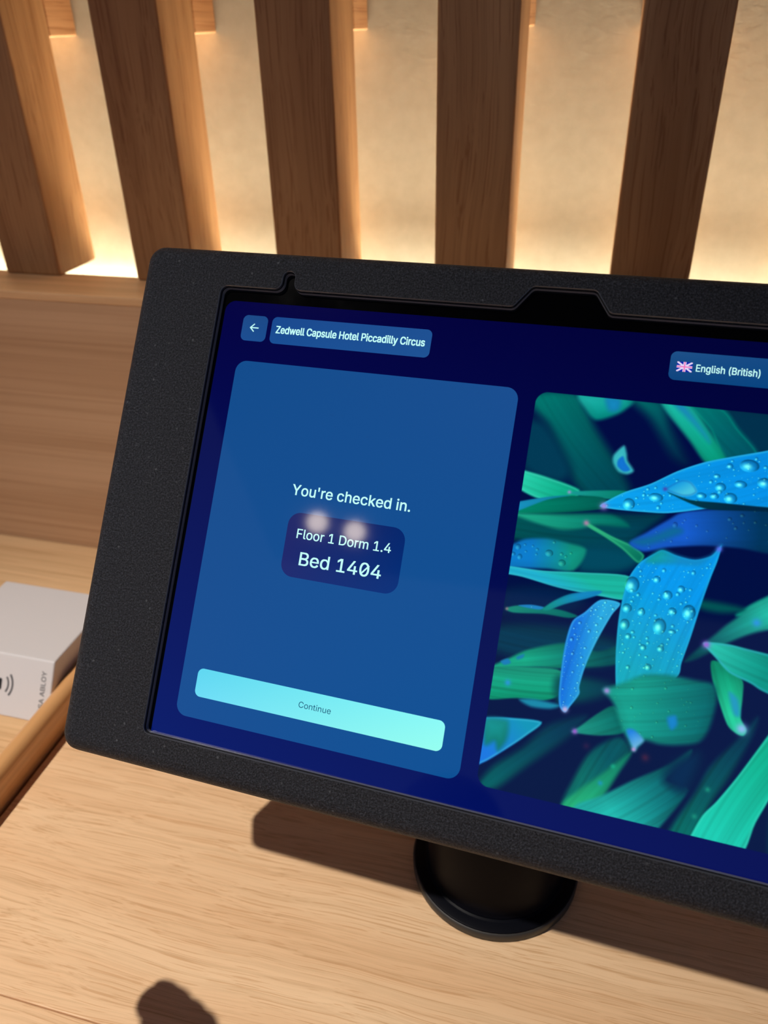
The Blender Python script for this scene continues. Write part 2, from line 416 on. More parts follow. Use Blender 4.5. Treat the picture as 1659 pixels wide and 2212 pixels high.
MK = Matrix.Translation(-ST) @ MW         # tablet frame (u right, v up, n out) seen from the stand
THK = 24.0
# tilting head between the pole and the back of the enclosure
V, F = lathe([(34, 0), (34, -3), (31, -5), (18, -7), (15, -12), (15, -26), (12, -29)], 48)
mesh('tilt_head', V, F, M_stand, kiosk, MK @ Matrix.Translation((0.118, -0.078, -THK * MM)), True)
bm = bmesh.new(); bmesh.ops.create_uvsphere(bm, u_segments=32, v_segments=20, radius=0.021)
ball = bmobj('ball_joint', bm, M_stand, kiosk, Matrix.Translation((0, 0, 0.135)), True)

# enclosure shell
def rrect(u0, u1, v0, v1, r, n=8): return fillet_poly([(u0, v0, r), (u1, v0, r), (u1, v1, r), (u0, v1, r)], n)
EU0, EU1, EV0, EV1 = -34.8, 270.8, -179.2, 15.3
CR, FR = 7.0, 6.0
rings = []
for k in range(7):
    a = math.pi / 2 * k / 6; ins = FR * (1 - math.sin(a)); d = -FR * (1 - math.cos(a))
    rings.append((ins, d))
rings += [(0, -THK + 2), (0.6, -THK + 0.6), (2, -THK)]
V, F, SMO = [], [], []
base_loop = None
for ins, d in rings:
    L = rrect(EU0 + ins, EU1 - ins, EV0 + ins, EV1 - ins, max(CR - ins, 1.0), 8)
    V += [(x * MM, y * MM, d * MM) for x, y in L]
n = len(L)
for j in range(len(rings) - 1):
    for i in range(n):
        F.append((j * n + i, (j + 1) * n + i, (j + 1) * n + (i + 1) % n, j * n + (i + 1) % n)); SMO.append(True)
F.append(tuple((len(rings) - 1) * n + i for i in range(n))[::-1]); SMO.append(False)
OU0, OU1, OV0, OV1 = 0.0, 236.0, -165.7, 0.35
hole = fillet_poly([(OU0, OV0, 2.6), (OU1, OV0, 2.6), (OU1, OV1, 2.6),
                    (140.3, OV1, 2.2), (135.0, 7.75, 2.6), (114.2, 7.75, 2.6), (108.6, OV1, 2.2),
                    (28.75, OV1, 3.0), (28.75, 7.25, 2.2), (24.05, 7.25, 2.2), (24.05, OV1, 3.0), (OU0, OV1, 2.8)], 6)
front_hole = offset_loop(hole, -0.25)
outer = rrect(EU0 + FR, EU1 - FR, EV0 + FR, EV1 - FR, 1.0, 8)
bm = bmesh.new(); eds = []
for L in (outer, front_hole):
    vs = [bm.verts.new((x * MM, y * MM, 0)) for x, y in L]
    for i in range(len(vs)): eds.append(bm.edges.new((vs[i], vs[(i + 1) % len(vs)])))
bmesh.ops.triangle_fill(bm, edges=eds, use_beauty=True, use_dissolve=False, normal=(0, 0, 1))
bm.verts.index_update(); b0 = len(V)
V += [tuple(v.co) for v in bm.verts]
for f in bm.faces:
    idx = [b0 + v.index for v in f.verts]
    if f.normal.z < 0: idx = idx[::-1]
    F.append(tuple(idx)); SMO.append(False)
bm.free()
encl = mesh('enclosure', V, F, M_powder, kiosk, MK, SMO)
encl['label'] = 'black powder coated tablet enclosure'
def wall_rings(name, rg, mat, parent, M):
    V, F = [], []
    for d, z in rg:
        V += [(x * MM, y * MM, z * MM) for x, y in offset_loop(hole, d)]
    n = len(hole)
    for j in range(len(rg) - 1):
        for i in range(n): F.append((j * n + i, j * n + (i + 1) % n, (j + 1) * n + (i + 1) % n, (j + 1) * n + i))
    return mesh(name, V, F, mat, parent, M)
wall_rings('opening_edge', [(-0.25, 0), (0.0, -0.25), (0.0, -1.25)], M_edge, encl, Matrix())
wall_rings('shadow_gap', [(0.0, -1.25), (0.30, -1.30)], M_gap, encl, Matrix())
wall_rings('gasket', [(0.30, -1.30), (0.31, -1.4), (0.38, -2.95)], M_gasket, encl, Matrix())

# tablet: black glass with the lit screen on it
REC = -3.0
def prism(loop, z0, z1):
    n = len(loop); V = [(x * MM, y * MM, z1 * MM) for x, y in loop] + [(x * MM, y * MM, z0 * MM) for x, y in loop]
    F = [tuple(range(n)), tuple(range(2 * n - 1, n - 1, -1))] + [(i, n + i, n + (i + 1) % n, (i + 1) % n) for i in range(n)]
    return V, F
V, F = prism(rrect(-9, 245, -176, 9.5, 6), REC - 6.5, REC)
mesh('bezel_glass', V, F, M_glass, kiosk, MK)

def layer(z): return Matrix.Translation((0, 0, (REC + z) * MM))
AU0, AU1, AV0, AV1 = 1.7, 234.3, -168.6, -4.2
def blend(u, v, c00, c10, c01, c11, box4):
    """corner colours: bottom left, bottom right, top left, top right"""
    s = np.clip((u - box4[0]) / (box4[1] - box4[0]), 0, 1)[..., None]; t = np.clip((v - box4[2]) / (box4[3] - box4[2]), 0, 1)[..., None]
    c = (np.array(c00) * (1 - s) + np.array(c10) * s) * (1 - t) + (np.array(c01) * (1 - s) + np.array(c11) * s) * t
    return c
SCR = MK
def tile(name, loop, corners, z, parent, M, nu=24, nv=24):
    """flat lit area with rounded outline: fan of the outline with an inner grid is not needed, colour is bilinear over rings"""
    L = np.array(loop); c = L.mean(0); rings_n = 10; V = []; n = len(L)
    for k in range(rings_n + 1):
        s = 1 - k / (rings_n + 1.0); V += [tuple(c + (p - c) * s) for p in L]
    V.append(tuple(c)); V = np.array(V)
    F = []
    for k in range(rings_n):
        for i in range(n): F.append((k * n + i, k * n + (i + 1) % n, (k + 1) * n + (i + 1) % n, (k + 1) * n + i))
    for i in range(n): F.append((rings_n * n + i, rings_n * n + (i + 1) % n, len(V) - 1))
    b4 = (L[:, 0].min(), L[:, 0].max(), L[:, 1].min(), L[:, 1].max())
    col = linnp(blend(V[:, 0], V[:, 1], *corners, b4))
    return mesh(name, [(x * MM, y * MM, 0) for x, y in V], F, M_screen, parent, M, cols=col)
def dense(loop, step=4.0):
    out = []
    for i in range(len(loop)):
        a = np.array(loop[i]); b = np.array(loop[(i + 1) % len(loop)]); k = max(1, int(np.linalg.norm(b - a) / step))
        out += [tuple(a + (b - a) * j / k) for j in range(k)]
    return out
screen = tile('screen', dense(rrect(AU0, AU1, AV0, AV1, 4.0)), ((2, 24, 106), (0, 8, 82), (2, 1, 66), (0, 2, 52)), 0, kiosk, MK @ layer(0.05))
screen['label'] = 'navy blue lit screen'
BTNC = ((28, 78, 146), (26, 76, 142), (28, 74, 136), (26, 72, 134))
def panel(name, u0, u1, v0, v1, r, corners, z, n=8):
    return tile(name, dense(rrect(u0, u1, v0, v1, r, n)), corners, z, screen, Matrix.Translation((0, 0, z * MM)))
panel('back_button', 9.8, 19.8, -18.75, -9.15, 2.0, BTNC, 0.04)
panel('title_bar', 21.5, 82.0, -18.95, -9.0, 2.0, ((24, 78, 148), (30, 82, 148), (24, 72, 142), (30, 80, 146)), 0.04)
panel('language_button', 160.8, 203.5, -18.6, -9.3, 2.0, ((14, 68, 126), (4, 68, 128), (30, 80, 136), (16, 70, 130)), 0.04)
panel('check_in_card', 10.1, 114.7, -157.2, -26.3, 4.2, ((22, 78, 146), (8, 80, 148), (18, 76, 140), (26, 78, 144)), 0.04)
panel('bed_number_box', 40.9, 84.2, -101.5, -78.6, 4.6, ((30, 40, 110), (4, 48, 122), (34, 40, 104), (4, 38, 108)), 0.08)
panel('continue_button', 16.3, 107.7, -149.4, -139.3, 2.2, ((108, 220, 246), (150, 255, 240), (94, 214, 240), (140, 250, 246)), 0.08)
TX = (196, 255, 250); ML = Matrix.Translation((0, 0, 0.12 * MM))
text('title_text', 'Zedwell Capsule Hotel Piccadilly Circus', 23.5, 79.9, -15.0, 2.65, M_screen, screen, ML, TX, 0.022)
text('language_text', 'English (British)', 168.8, 187.7, -15.3, 2.25, M_screen, screen, ML, TX, 0.012)
text('heading_text', "You're checked in.", 40.4, 84.2, -72.6, 3.75, M_screen, screen, ML, TX, 0.010)
text('floor_text', 'Floor 1 Dorm 1.4', 44.9, 79.8, -87.6, 3.3, M_screen, screen, ML, TX, 0.008)
text('bed_text', 'Bed 1404', 47.4, 77.7, -96.9, 4.6, M_screen, screen, ML, TX, 0.008,
     [[(70.35, -96.0), (70.85, -96.25), (73.35, -93.2), (72.85, -92.95)]])
text('continue_text', 'Continue', 56.1, 68.0, -145.3, 2.05, M_screen, screen, ML, (0, 70, 110), 0.0)
def bar(a, b, w_):
    a = np.array(a, float); b = np.array(b, float); d = (b - a) / np.linalg.norm(b - a); nrm = np.array([-d[1], d[0]]) * w_ / 2
    return [tuple(a - nrm), tuple(b - nrm), tuple(b + nrm), tuple(a + nrm)]
ar = [bar((13.15, -13.75), (16.5, -13.75), 0.42), bar((13.1, -13.85), (14.75, -12.3), 0.42), bar((13.1, -13.65), (14.75, -15.2), 0.42)]
V = [(x * MM, y * MM, k * 0.000004) for k, L in enumerate(ar) for x, y in L]; F = [(4 * k, 4 * k + 1, 4 * k + 2, 4 * k + 3) for k in range(3)]
mesh('arrow_symbol', V, F, M_screen, screen, ML, cols=np.tile(np.array(lin(TX)), (12, 1)))

def grid_picture(name, u0, u1, v0, v1, nu, nv, colour, M):
    us = np.linspace(u0, u1, nu); vs = np.linspace(v0, v1, nv); UU, VV = np.meshgrid(us, vs)
    col = linnp(colour(UU, VV)).reshape(-1, 3)
    co = np.stack([UU.ravel() * MM, VV.ravel() * MM, np.zeros(UU.size)], 1).astype(np.float32)
    i = (np.arange(nv - 1)[:, None] * nu + np.arange(nu - 1)[None, :]).ravel()
    q = np.stack([i, i + 1, i + nu + 1, i + nu], 1).astype(np.int32)
    me = bpy.data.meshes.new(name); me.vertices.add(len(co)); me.vertices.foreach_set('co', co.ravel())
    me.loops.add(q.size); me.loops.foreach_set('vertex_index', q.ravel())
    me.polygons.add(len(q)); me.polygons.foreach_set('loop_start', np.arange(0, q.size, 4, dtype=np.int32)); me.polygons.foreach_set('loop_total', np.full(len(q), 4, dtype=np.int32))
    me.update(calc_edges=True)
    a = me.color_attributes.new('Col', 'FLOAT_COLOR', 'POINT'); c4 = np.ones((len(co), 4), np.float32); c4[:, :3] = col; a.data.foreach_set('color', c4.ravel())
    me.materials.append(M_screen); o = bpy.data.objects.new(name, me); C.objects.link(o); o.parent = screen; o.matrix_local = M
    return o
# union flag beside the language name
def flag(u, v):
    x = (u - 165.3) / 2.33; y = (v + 14.15) / 1.58
    c = np.tile(np.array((14, 30, 170.0)), u.shape + (1,))
    X, Y = x * 2.33, y * 1.58; k = 2.33 / math.hypot(2.33, 1.58); s1 = 1.58 / math.hypot(2.33, 1.58)
    d1 = np.abs(X * s1 - Y * k); d2 = np.abs(X * s1 + Y * k)
    c[(d1 < .27) | (d2 < .27)] = (225, 225, 255)
    c[(d1 < .08) | (d2 < .08)] = (235, 190, 235)
    c[(np.abs(X) < .42) | (np.abs(Y) < .40)] = (230, 225, 255)
    c[(np.abs(X) < .23) | (np.abs(Y) < .21)] = (240, 120, 190)
    return c
grid_picture('flag_symbol', 162.97, 167.63, -15.73, -12.57, 110, 76, flag, ML)

# ------------------------------------------------------------------ picture of wet leaves on the screen
LEAVES=[
[[(116.99,-28.3),(131.8,-25.54),(137.18,-30.94),(141.55,-37.55),(151.76,-50.34),(153.8,-57.02),(140.13,-58.91),(131.52,-47.06),(125.47,-37.63)],(0,112,105),(0,66,82),[(124.14,-28.75),(147.67,-56.7)],2.2,0.1,None,0,(0.2,0.8)],
[[(117.77,-37.31),(125.39,-37.04),(135.51,-50.7),(131.78,-56.52),(119.54,-52.77)],(0,58,85),(0,58,85),None,3,0,None,0,(0.2,0.8)],
[[(134.16,-25.89),(151.08,-25.89),(148.91,-30.24),(144.29,-33.11),(140.49,-34.13),(137.27,-31.52)],(25,175,165),(0,140,130),[(140.03,-27.06),(142.15,-33.94)],1,0,None,0,(0.2,0.8)],
[[(142.77,-26.48),(147.28,-26.59),(147.46,-29.81),(145.65,-30.89),(143.87,-30.2)],(20,140,195),(20,140,195),None,1.2,0,None,0,(0.2,0.8)],
[[(150.53,-25.95),(159.85,-25.83),(164.26,-34.31),(170.45,-44.46),(165.5,-43.37),(157.46,-32.2)],(0,105,105),(0,40,75),[(154.42,-26.12),(167.23,-44.3)],2.4,0,None,0,(0.2,0.8)],
[[(178,-25.88),(193.37,-25.32),(210.78,-25.6),(212.27,-38.02),(189.62,-39.77)],(0,48,76),(0,48,76),None,2,0,None,0,(0.2,0.8)],
[[(167.34,-25.32),(178,-25.88),(184,-32.02),(190.62,-39.65),(181.37,-43.63),(175.35,-33.59)],(0,112,108),(0,80,95),[(172.22,-25.94),(185.22,-41.45)],0.8,0.12,(0,140,125),0,(0.2,0.8)],
[[(159.58,-25.86),(167.34,-25.32),(175.35,-33.59),(181.81,-43.01),(176.24,-44.29),(170.07,-37.65)],(25,185,165),(5,150,120),[(163.18,-26.34),(178.74,-43.4)],0.9,0.1,None,0,(0.2,0.8)],
[[(163.1,-25.77),(166.34,-25.88),(174.38,-34.28),(175.87,-37.52),(171.03,-32.95)],(25,145,195),(20,160,185),[(164.77,-26.17),(175.27,-37.02)],1.2,0,None,0,(0.2,0.8)],
[[(150.5,-41.47),(151.7,-43.66),(152.39,-46.19),(154.61,-49.09),(152.88,-50.48),(150.05,-49.98),(148,-47.33),(147.91,-44.71)],(60,195,205),(60,195,205),None,0.7,0,None,0,(0.2,0.8)],
[[(150.72,-44.94),(151.82,-46.84),(153.49,-48.95),(151.68,-49.77),(149.53,-48.3),(149.41,-46.28)],(18,125,225),(18,125,225),None,0.5,0,None,0,(0.2,0.8)],
[[(114.07,-67.34),(137.59,-64.84),(156.25,-62.73),(165.85,-61.62),(160.28,-68.15),(157.56,-72),(156.29,-78.49),(135.81,-75.95),(118.43,-76.26)],(0,78,80),(0,60,80),[(117.52,-70.43),(158.03,-75.36)],1.6,0.18,None,0,(0.2,0.8)],
[[(142.46,-74.91),(157.87,-74.24),(160.09,-78.45),(154.62,-82.19),(142.61,-83.59)],(0,72,95),(0,72,95),None,2.2,0,None,0,(0.2,0.8)],
[[(119.87,-93.24),(133.3,-89.79),(146.03,-91.67),(140.2,-97.88),(120.55,-101.38)],(0,30,75),(0,30,75),None,2,0,None,0,(0.2,0.8)],
[[(116.59,-52.85),(120.23,-53.4),(128.03,-54.65),(138.76,-57.34),(137.04,-61.11),(126.85,-62.24),(117.46,-58.45)],(40,200,165),(8,160,125),[(119.81,-54.54),(136.78,-59.38)],0.5,0.14,(70,215,190),0,(0.2,0.8)],
[[(135.54,-58.67),(144.35,-56.93),(153.64,-55.88),(151.84,-58.74),(141.33,-59.45)],(25,165,160),(5,130,110),[(135.54,-58.67),(152.72,-57.17)],0.4,0.1,None,0,(0.2,0.8)],
[[(116.89,-66.33),(120.17,-64.55),(127.94,-61.79),(136.83,-59.67),(146.31,-58.93),(148.95,-61.75),(137.6,-64.9),(117.2,-68.32)],(0,135,105),(0,95,85),[(120.36,-65.84),(147.23,-61.42)],0.4,0.14,None,0,(0.2,0.8)],
[[(116.75,-65.45),(120.08,-63.96),(129.01,-61.17),(135.98,-59.72),(129.15,-62.1),(120.64,-66.87),(117.18,-68.21)],(25,155,205),(15,140,170),[(119.79,-65.92),(135.71,-59.82)],0.4,0,None,0,(0.2,0.8)],
[[(117.14,-67.97),(120.67,-67.82),(135.48,-66.03),(149.83,-64.06),(155.78,-67.11),(145.95,-68),(140.63,-70.07),(134.53,-71.16),(126.28,-70.03)],(30,175,140),(0,110,100),[(120.72,-68.17),(154.54,-66.14)],0.9,0.15,None,0,(0.2,0.8)],
[[(142.04,-67.41),(143.81,-67.96),(150.79,-70.74),(157.68,-72.84),(161.56,-75.37),(160.06,-78.17),(154.62,-74.46),(148.66,-71.35),(143.28,-68.97)],(45,180,120),(5,110,90),[(142.57,-67.92),(160.39,-76.69)],0.4,0.1,(60,190,140),0,(0.2,0.8)],
[[(116.07,-80.2),(120.47,-78.03),(124.24,-75.85),(131.03,-74.63),(137.95,-75.03),(143.81,-76.45),(140.91,-83.58),(132.49,-84.38),(124.53,-85.38),(116.93,-85.73)],(12,125,205),(15,150,130),[(126.59,-79.74),(139.57,-78.28)],0.8,0,None,16,(0.5,1.5)],
[[(156.49,-72.16),(161.34,-67.99),(167.13,-63.14),(172,-59.88),(187.18,-56.58),(199.61,-55.07),(214.32,-55.13),(216.03,-69.4),(196.85,-69.22),(188.77,-68.83),(178.56,-69.59),(168.31,-71.75),(161.12,-74.18)],(22,92,205),(0,52,92),[(172.64,-64.59),(194.11,-63.04)],0.7,0.06,None,34,(0.4,0.9)],
[[(157.48,-71.44),(163.09,-68.87),(169,-65.13),(171.83,-66.41),(165.95,-70.13),(160.87,-72.34)],(15,110,165),(15,110,165),None,1.4,0,None,0,(0.2,0.8)],
[[(115.73,-85.62),(120.13,-85.39),(131.45,-85.13),(143.74,-83.7),(158.52,-82.69),(158.43,-89.81),(149.16,-90.27),(136.73,-89.79),(124.97,-88.25),(116.09,-87.94)],(30,165,195),(25,170,150),[(137.92,-90.17),(140.4,-83.95)],0.3,0.22,(60,195,200),0,(0.2,0.8)],
[[(190.43,-89.48),(193.05,-86.28),(198.48,-82.06),(204.98,-78.24),(216.54,-73.6),(217.85,-84.58),(206.55,-90.9),(199.35,-88.97)],(10,165,140),(10,165,140),None,0.8,0.1,None,0,(0.2,0.8)],
[[(179.23,-86.39),(190.03,-86.44),(193.21,-87.52),(186.33,-89.29),(180.1,-89.01)],(0,85,88),(0,85,88),None,1.4,0,None,0,(0.2,0.8)],
[[(119.92,-104.92),(140.77,-101.71),(159.88,-103.87),(158.99,-109.11),(147.02,-113.7),(120.11,-113.7)],(0,52,78),(0,52,78),None,2.5,0.2,None,0,(0.2,0.8)],
[[(216.15,-70.36),(204.83,-77.08),(198.5,-82.23),(193.99,-85.74),(191.4,-89.21),(187.82,-92.87),(185.17,-96.1),(181.62,-100.34),(177.68,-105.78),(181.12,-104.39),(188.55,-98.48),(194.13,-94.71),(199.74,-92.05),(208.79,-89.32),(218.09,-86.56)],(35,180,160),(0,70,85),[(198.14,-86.91),(180.53,-103.85)],0.8,0.12,None,0,(0.2,0.8)],
[[(116.99,-120.16),(120.2,-118.07),(124.45,-115.2),(130.75,-110.97),(142.09,-106.82),(151.68,-107.69),(158.37,-104.72),(158.62,-110.31),(142.16,-114.94),(133.28,-116.27),(116.99,-120.16)],(20,165,130),(0,80,85),[(130.17,-114.68),(155.05,-108.18)],0.7,0.2,None,0,(0.2,0.8)],
[[(116.94,-119.88),(120.01,-118.75),(130.47,-116.65),(141.74,-115.88),(142.26,-123.2),(137.62,-126.15),(129.19,-127.14),(118.4,-129.13)],(25,160,130),(5,140,105),[(130.51,-116.93),(131.96,-126.46)],0.5,0.3,None,0,(0.2,0.8)],
[[(140.89,-117.76),(156.23,-116.41),(158.81,-119.26),(150.7,-123.74),(142.05,-125.52)],(0,85,88),(0,55,80),[(142.4,-120.32),(157.75,-119.47)],2,0,None,0,(0.2,0.8)],
[[(130.1,-127.42),(134.81,-126.33),(142.76,-126.52),(140.21,-128.3),(134.05,-128.9)],(25,145,180),(25,145,180),None,0.8,0,None,0,(0.2,0.8)],
[[(122.31,-116.49),(124.45,-115.2),(125.51,-116.45),(123.62,-117.41)],(25,135,200),(25,135,200),None,0.5,0,None,0,(0.2,0.8)],
[[(127.18,-114.09),(129.3,-112.82),(129.2,-114),(127.6,-114.89)],(25,140,190),(25,140,190),None,0.5,0,None,0,(0.2,0.8)],
[[(121.39,-99.24),(125.24,-97.63),(133.21,-96.81),(138.9,-96.74),(144.11,-97.66),(141.47,-98.82),(133.53,-98.96),(123.89,-100.21)],(25,145,125),(0,110,105),[(122.02,-99.54),(142.46,-97.95)],0.4,0.1,None,0,(0.2,0.8)],
[[(125.24,-97.63),(129.16,-96.71),(133.21,-96.81),(132.2,-97.75),(128.77,-97.94)],(30,140,210),(30,140,210),None,0.3,0,None,6,(0.3,0.5)],
[[(133.02,-97.43),(136.24,-94.13),(141.43,-90.92),(150.03,-88.59),(148.65,-90.54),(139.73,-94.68),(135.02,-97.42)],(15,150,140),(20,140,200),[(134.39,-97.07),(143.66,-90.82)],0.4,0.12,None,0,(0.2,0.8)],
[[(121,-156.79),(125.16,-149.79),(133.23,-142.25),(140.39,-133.28),(151.34,-128.12),(147.93,-135.05),(135.26,-148.07),(127.36,-156.45),(121.87,-158.6)],(0,95,98),(0,50,80),[(122.56,-155.56),(147.44,-131.76)],1.6,0.12,None,0,(0.2,0.8)],
[[(117.11,-135.93),(120.23,-135.15),(127.32,-133.77),(138.08,-132.92),(133.79,-138.41),(127.79,-144.32),(121.9,-149.5),(119.29,-149.68)],(25,120,225),(15,150,185),[(122.29,-146.41),(133.24,-134.81)],0.4,0,(70,190,220),0,(0.2,0.8)],
[[(120.05,-135.89),(126.86,-134.56),(128.11,-137.06),(127.88,-141.14),(125.83,-144.75),(124.27,-142.22),(121.29,-143.74)],(20,150,150),(10,130,120),[(121.28,-136.21),(125.89,-143.3)],1.3,0,None,0,(0.2,0.8)],
[[(151.88,-163.77),(147.88,-157.23),(150.01,-149.18),(153.16,-140.63),(156.85,-135.9),(162.31,-132.47),(166.03,-136.08),(163.31,-143.33),(160.1,-150.98),(156.37,-162.66)],(5,105,98),(0,80,90),[(151.66,-145.44),(160.85,-141.12)],1.2,0.22,None,0,(0.2,0.8)],
[[(147.92,-157.5),(152,-151.51),(158.17,-145.06),(166.07,-136.35),(163.31,-143.33),(160.1,-150.98),(154.26,-163.18)],(35,175,120),(10,130,105),[(151.04,-156.19),(165.59,-136.73)],1,0.1,None,0,(0.2,0.8)],
[[(200.16,-118.34),(195.22,-126.36),(188.9,-135.84),(185.92,-144.06),(179.66,-158.5),(181.15,-165.65),(187.38,-158.71),(190.41,-147.28),(194.69,-137.72),(199.09,-125.51)],(0,98,92),(0,55,80),[(182.72,-154.51),(196.19,-126.15)],1.2,0.3,None,0,(0.2,0.8)],
[[(151.83,-161.57),(152.12,-156.05),(159.09,-151.5),(167.77,-144.61),(177.32,-137.66),(183.24,-131.71),(182.31,-136.25),(177.43,-142.26),(183.87,-144),(176.93,-157.56),(170.07,-168.5)],(30,175,165),(0,90,98),[(162.91,-155.55),(179.16,-143.49)],0.7,0.2,None,0,(0.2,0.8)],
[[(178.29,-137.16),(184.81,-131.9),(186.29,-135.35),(183.44,-144.64),(177,-142.9)],(0,40,80),(0,40,80),None,2.6,0,None,0,(0.2,0.8)],
[[(184.77,-162.04),(186.36,-156.83),(188.8,-150.34),(192.17,-145.26),(196.63,-137.27),(201.35,-127.68),(203.65,-122.92),(209.19,-112.18),(209.61,-131.11),(206.06,-141.94),(203.56,-148.85),(199.7,-160.87)],(25,195,170),(10,170,135),[(195.05,-155.72),(203.4,-128.29)],0.35,0.16,(60,215,190),0,(0.2,0.8)],
[[(210.98,-126.59),(221.36,-113.84),(226.54,-157.01),(210.48,-161.2),(207.72,-143.11)],(0,90,95),(0,90,95),None,2,0.15,None,0,(0.2,0.8)],
[[(185.23,-104.31),(188.29,-104.27),(192.13,-106.51),(194.83,-108.68),(195.36,-113.97),(195.55,-119.31),(197.63,-122.62),(196.98,-124.53),(194.94,-124.28),(192.16,-122.19),(188.73,-115.34),(186.15,-109.33)],(5,140,105),(35,205,155),[(188.54,-106.13),(193.22,-118.73)],0.4,0.16,None,0,(0.2,0.8)],
[[(191.41,-112.62),(194.14,-114.22),(195.24,-118.84),(193.46,-118.68)],(35,165,205),(35,165,205),None,0.9,0,None,0,(0.2,0.8)],
[[(182.29,-99.55),(183.97,-98.68),(189.54,-98.29),(195.66,-98.77),(202.69,-99.32),(219.83,-101.04),(221.49,-114.86),(202.12,-110.86),(196.95,-108.79),(190.65,-106.8),(186.07,-102.89)],(40,185,165),(5,140,125),[(184.63,-99.77),(200.56,-105.92)],0.35,0.18,(55,175,205),0,(0.2,0.8)],
[[(147.66,-133.98),(149.69,-131.96),(154.45,-126.9),(158.86,-123.45),(161.99,-126.42),(163.16,-130.9),(156.47,-133.3),(150.54,-134.03)],(30,155,135),(0,105,98),[(148.8,-133.45),(161.1,-127.73)],0.5,0.16,None,0,(0.2,0.8)],
[[(156.49,-91.47),(154.37,-95.82),(151.2,-104.37),(149.01,-112.18),(147.93,-119.21),(148.23,-121.98),(145.99,-126.41),(144.73,-128.49),(142.84,-127.07),(141.99,-123.26),(141.57,-114.77),(141.7,-106.14),(142.82,-99.61),(146.12,-96.15),(150.43,-91.38)],(18,110,215),(40,165,220),[(143.86,-107.46),(150.61,-107.89)],0.3,0.1,(70,190,235),130,(0.15,0.7)],
[[(183.48,-68.83),(181.01,-72.39),(176.58,-74.38),(171.26,-73.94),(166.85,-72.83),(164.38,-74.35),(160.55,-77.81),(157.99,-82.78),(157.1,-88.05),(156.71,-94.94),(156.88,-101.14),(157.55,-108.93),(158.91,-117.66),(160.86,-122.3),(167.41,-119.27),(176.06,-111.16),(176.96,-106.29),(178.49,-98.26),(179.75,-90.28),(180.63,-85.14),(181.86,-78.82),(183.1,-73.34)],(8,150,232),(20,165,185),[(172.66,-84.27),(161.13,-112.73)],0.25,0.1,(40,185,225),330,(0.13,0.75)],
[[(183.48,-68.83),(181.01,-72.39),(176.58,-74.38),(171.26,-73.94),(166.85,-72.83),(164.38,-74.35),(162.66,-77.47),(171.62,-76.58),(178.3,-75.5)],(20,165,175),(20,150,215),[(165.96,-74.1),(171.69,-77.13)],1.2,0,None,0,(0.2,0.8)],
[[(145.96,-61.89),(148.09,-59.67),(153.13,-56.13),(160.28,-52.56),(167.68,-47.56),(175.12,-43.75),(182.6,-41.1),(192.87,-37.8),(202.01,-34.35),(211.5,-31.55),(214.2,-54.06),(195.12,-55.55),(182.09,-57.02),(177.05,-58.31),(166.85,-61.08),(158.86,-61.83),(150.68,-62.2)],(10,158,232),(5,140,225),[(148.4,-61.83),(190.26,-40.81)],0.22,0.1,(70,200,225),260,(0.13,0.8)],
[[(165.68,-54.51),(172.54,-56.01),(180.88,-55.74),(195.07,-55.17),(214.14,-53.64),(214.45,-56.19),(195.25,-56.58),(179.64,-58.16),(173.24,-57.27)],(0,70,78),(0,40,70),[(165.98,-54.76),(187.22,-56.85)],0.3,0,None,0,(0.2,0.8)],
[[(164.86,-53.66),(167.14,-51.46),(169.61,-49.99),(172.32,-50.48),(174.36,-53.04),(172.89,-54.66),(170.31,-55.18),(167.03,-54.61)],(70,195,225),(15,150,225),[(170.69,-54.11),(168.11,-50.76)],0.3,0,(20,110,190),0,(0.2,0.8)],
[[(155.25,-119.14),(156.99,-117.94),(161.5,-115.35),(166.44,-112.3),(173.66,-110.87),(181.47,-110.81),(186.75,-111.12),(188.33,-115.42),(187.37,-124.3),(184.95,-129.16),(179.06,-131.33),(173.95,-132.13),(169.71,-131.96),(167.89,-134.12),(166.8,-135.8),(164.47,-132.56),(162.45,-129.66),(159.43,-123.61),(157.46,-121.22)],(20,158,140),(0,98,102),[(164.81,-123.6),(187.37,-124.3)],1.1,0.14,None,46,(0.2,0.6)],
[[(163.87,-130.19),(165.89,-129.37),(169.26,-131.78),(167.89,-134.12),(166.73,-135.37)],(35,140,240),(110,190,240),[(164.24,-130.94),(166.84,-134.25)],0.7,0,None,0,(0.2,0.8)],
[[(175.14,-123.64),(177.35,-122.62),(178.22,-125.17),(176.92,-127.09),(175.72,-125.98)],(20,140,215),(20,140,215),None,0.8,0,None,0,(0.2,0.8)]]
TIPS=[((156.35,-119.2),1.3,(165,140,215)),((166.73,-135.37),0.9,(190,150,215)),((148.56,-133.67),1.2,(160,90,205)),((144.59,-127.55),1.3,(200,180,225)),((183.17,-99.6),1.5,(160,100,215)),((196.33,-122.64),2,(150,185,245)),((147.15,-61.61),1.6,(165,140,220)),((142.55,-67.8),1.2,(175,125,165)),((135.82,-58.63),0.8,(150,150,200)),((183.02,-70.01),1.2,(90,110,235)),((164.86,-53.66),0.9,(70,70,170)),((121.69,-99.31),0.7,(140,120,130)),((125.62,-122.83),1.3,(40,150,215)),((158.43,-147.67),1,(25,150,180)),((196.35,-90.5),1.6,(45,150,225)),((189.27,-142.46),1,(20,140,120)),((186.62,-151.14),1,(20,140,120)),((161.48,-141.81),1,(20,165,130)),((170.42,-137.03),1.6,(60,30,65)),((152.68,-137.38),1.4,(35,25,70))]
